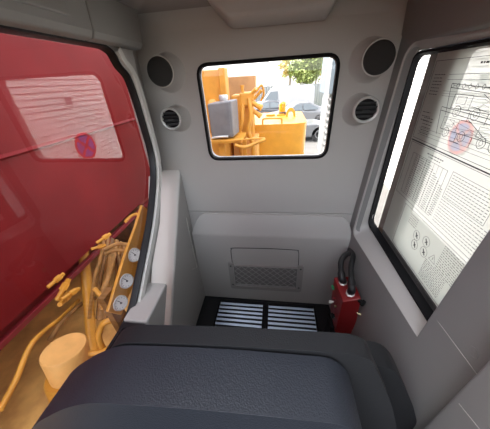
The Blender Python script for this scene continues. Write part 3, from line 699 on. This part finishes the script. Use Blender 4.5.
VANP = [(0, .35), (0, .80), (.15, 1.0), (1.15, 1.28), (1.85, 2.15), (2.15, 2.32), (5.6, 2.36), (5.75, 2.2), (5.8, .4), (5.5, .3), (.4, .28)]
VANW = [[(1.30, 1.28), (1.90, 2.0), (2.55, 2.02), (2.55, 1.25)]]
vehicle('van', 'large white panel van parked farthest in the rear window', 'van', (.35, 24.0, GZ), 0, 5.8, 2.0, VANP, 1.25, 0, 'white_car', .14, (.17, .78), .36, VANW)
vehicle('car', 'dark car parked in front of the white van', 'car', (-.75, 21.2, GZ), 0, 4.45, 1.8, CARP, .95, 0, 'dark_car', .22, (.18, .80), .32, CARW)
vehicle('car', 'silver hatchback behind the beacon in the rear window', 'car', (1.55, 18.8, GZ), math.radians(8), 4.45, 1.8, CARP, .95, 0, 'silver_car', .22, (.18, .80), .33, CARW)
vehicle('car', 'white car nearest the engine hood, one dark wheel showing', 'car', (.55, 13.6, GZ), 0, 4.3, 1.8, [(0, .35), (0, .62), (.1, .70), (.5, .74), (1.0, .80), (1.9, .84), (3.6, .90), (4.1, .80), (4.25, .60), (4.25, .35), (3.9, .22), (.3, .22)], 2, 0, 'grey_car', .0, (.18, .88), .38, ())

# ---- fence, trees, buildings
fe = thing('fence', 'grey corrugated sheet fence behind the parked van', 'fence', (0, 27, GZ))
pts = []
k = 0
x = -14.
while x < 9: pts.append((x, 27+(.05 if k % 2 else 0))); x += .16 if k % 2 else .10; k += 1
MB().loft([[(x, y, GZ) for x, y in pts], [(x, y, GZ+2.35) for x, y in pts]], closed=False).put('sheet', 'fence', fe)
for x in range(-14, 10, 3): MB().box((x, 27.06, GZ), (x+.08, 27.14, GZ+2.45)).put('post', 'fence', fe)
def tree(loc, h, r, n, m, label):
    t = thing('tree', label, 'tree', loc, 'trees behind the fence'); x, y, z = loc
    MB().tube(smoothpath([(x, y, z), (x+.1, y, z+h*.3), (x-.1, y, z+h*.6), (x, y, z+h*.9)]), [.16-.12*k/18 for k in range(19)], 8).put('trunk', 'bark', t, smooth=60)
    mb = MB(); cl = [(x+random.gauss(0, r*.42), y+random.gauss(0, r*.4), z+h*random.uniform(.36, 1.0)) for _ in range(26)]
    for _ in range(n):
        c = random.choice(cl); c = Vector((c[0]+random.gauss(0, r*.17), c[1]+random.gauss(0, r*.17), c[2]+random.gauss(0, r*.17)))
        a = Vector((random.gauss(0, 1), random.gauss(0, 1), random.gauss(0, 1))).normalized(); b = a.orthogonal().normalized(); s = random.uniform(.08, .2)
        mb.add([c-a*s, c+b*s*.55, c+a*s, c-b*s*.55], [(0, 1, 2, 3)])
    link('foliage', mb.mesh(False), m, t)
tree((3.4, 29.5, GZ), 7.6, 2.0, 9000, 'leaf', 'dense green tree at the right of the rear window view')
tree((1.5, 36.0, GZ), 8.4, 1.5, 3500, 'leaf_yellow', 'thin yellowing tree left of the dense green tree')
tree((5.9, 43, GZ), 9.5, 2.2, 4000, 'leaf_yellow', 'yellow-green tree behind the dense green tree')
tk2 = MB().prism([(5.2, 24), (5.2, 26.6), (3.3, 26.6), (2.6, 25.4)], XY, GZ, GZ+.18)
tk2.put('verge', 'leaf', kind='structure')
# pale building beyond, right edge of the rear window
pb = thing('pale_building', 'pale blue-white building at the right edge of the rear window', 'building', (2.4, 10.5, GZ))
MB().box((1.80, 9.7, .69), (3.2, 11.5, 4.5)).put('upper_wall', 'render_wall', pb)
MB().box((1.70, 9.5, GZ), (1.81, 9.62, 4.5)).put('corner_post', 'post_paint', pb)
MB().box((1.95, 10.6, GZ), (3.2, 11.5, .69)).put('lower_wall', 'fence', pb)
for k in range(9): MB().box((1.86, 9.75, GZ+.3+k*.24), (3.1, 10.4, GZ+.35+k*.24)).put('shelf', 'post_paint', pb)
for x in (1.86, 2.3, 2.7): MB().box((x, 9.75, GZ), (x+.04, 9.79, .69)).put('upright', 'post_paint', pb)
# distant block, pale
MB().box((-16, 36, GZ), (-1.5, 44, 6.5)).put('warehouse', 'siding', None, label='distant white warehouse beyond the fence', cat='building')
# unseen block added behind the viewer to cut light bounced off the ground
MB().box((-30, -14, GZ), (30, -9, 1.5)).put('bounce_blocker', 'rust', kind='structure')
# white lap-sided building on the right
sb = thing('sided_building', 'white lap-sided building wall outside the right window', 'building', (3.6, 6, GZ))
prof = []; z = GZ; 
while z < 3.2: prof += [(3.392, z), (3.405, z+.090), (3.45, z+.091), (3.45, z+.104)]; z += .105
prof += [(5.5, z), (5.5, GZ)]
MB().prism(prof, lambda u, v, w: (u, w, v), 3.35, 10.6).put('siding', 'siding', sb)
MB().box((3.45, -5, GZ), (5.5, 3.33, 3.3)).put('streak_blocker', 'grey_car', sb)  # added dark block, stops a bright streak mirrored in the left glass
MB().box((3.37, 10.6, GZ), (5.5, 10.68, 3.3)).put('corner_trim', 'siding', sb)
sg = thing('no_stopping_sign', 'round blue no-stopping sign with red border and red cross on the white siding', 'sign', (3.38, 4.80, .17))
c = Vector((3.385, 4.80, .17))
MB().lathe([(.315, 0), (.315, .010), (0, .010)], c, (-1, 0, 0), 40).put('rim', 'sign_white', sg)
MB().lathe([(.30, .010), (.30, .013), (0, .013)], c, (-1, 0, 0), 40).put('border', 'sign_red', sg)
MB().lathe([(.245, .013), (.245, .016), (0, .016)], c, (-1, 0, 0), 40).put('field', 'sign_blue', sg)
mb = MB()
for s in (1, -1):
    d = Vector((0, math.sqrt(.5), s*math.sqrt(.5))); n = Vector((0, -d.z, d.y))*.027; o = c+Vector((-.017, 0, 0))
    q = [o-d*.25-n, o+d*.25-n, o+d*.25+n, o-d*.25+n]; mb.hexa(q, [v+Vector((-.003, 0, 0)) for v in q])
mb.put('cross', 'sign_red', sg)
npl = thing('notice_plate', 'small white plate on the siding above the no-stopping sign', 'plate', (3.38, 4.82, 1.1))
MB().box((3.37, 4.72, 1.02), (3.39, 4.92, 1.20)).put('backing', 'sign_white', npl)
MB().box((3.365, 4.735, 1.04), (3.372, 4.905, 1.18)).put('face', 'fence', npl)

# ================================================================== light
sd = bpy.data.lights.new('sun', 'SUN'); sd.energy = 4; sd.angle = math.radians(.8); sd.color = (1, .95, .86)
so = bpy.data.objects.new('sun', sd); col.objects.link(so); so.location = (-6, -4, 10)
to_sun = Vector((-.62, .12, .78)).normalized(); so.rotation_euler = to_sun.to_track_quat('Z', 'Y').to_euler()
w = bpy.data.worlds.new('world'); sc.world = w; w.use_nodes = True; nt = w.node_tree; bg = nt.nodes['Background']
sky = nt.nodes.new('ShaderNodeTexSky'); sky.sky_type = 'NISHITA'; sky.sun_disc = False
sky.sun_elevation = math.radians(48); sky.sun_rotation = math.radians(260); sky.air_density = 1; sky.dust_density = 3; sky.ozone_density = 1
hs = nt.nodes.new('ShaderNodeHueSaturation'); hs.inputs['Saturation'].default_value = .6
nt.links.new(sky.outputs[0], hs.inputs['Color']); hz = nt.nodes.new('ShaderNodeMix'); hz.data_type = 'RGBA'; hz.blend_type = 'ADD'; hz.inputs[0].default_value = 1; hz.inputs[7].default_value = (2.2, 2.1, 1.97, 1)
nt.links.new(hs.outputs[0], hz.inputs[6]); nt.links.new(hz.outputs[2], bg.inputs[0]); bg.inputs[1].default_value = .55
vs = sc.view_settings; vs.view_transform = 'Standard'; vs.look = 'None'; vs.exposure = .6; vs.gamma = 1; vs.use_curve_mapping = False
try:
    sc.cycles.use_denoising = True; sc.cycles.max_bounces = 10; sc.cycles.transparent_max_bounces = 16
except Exception: pass
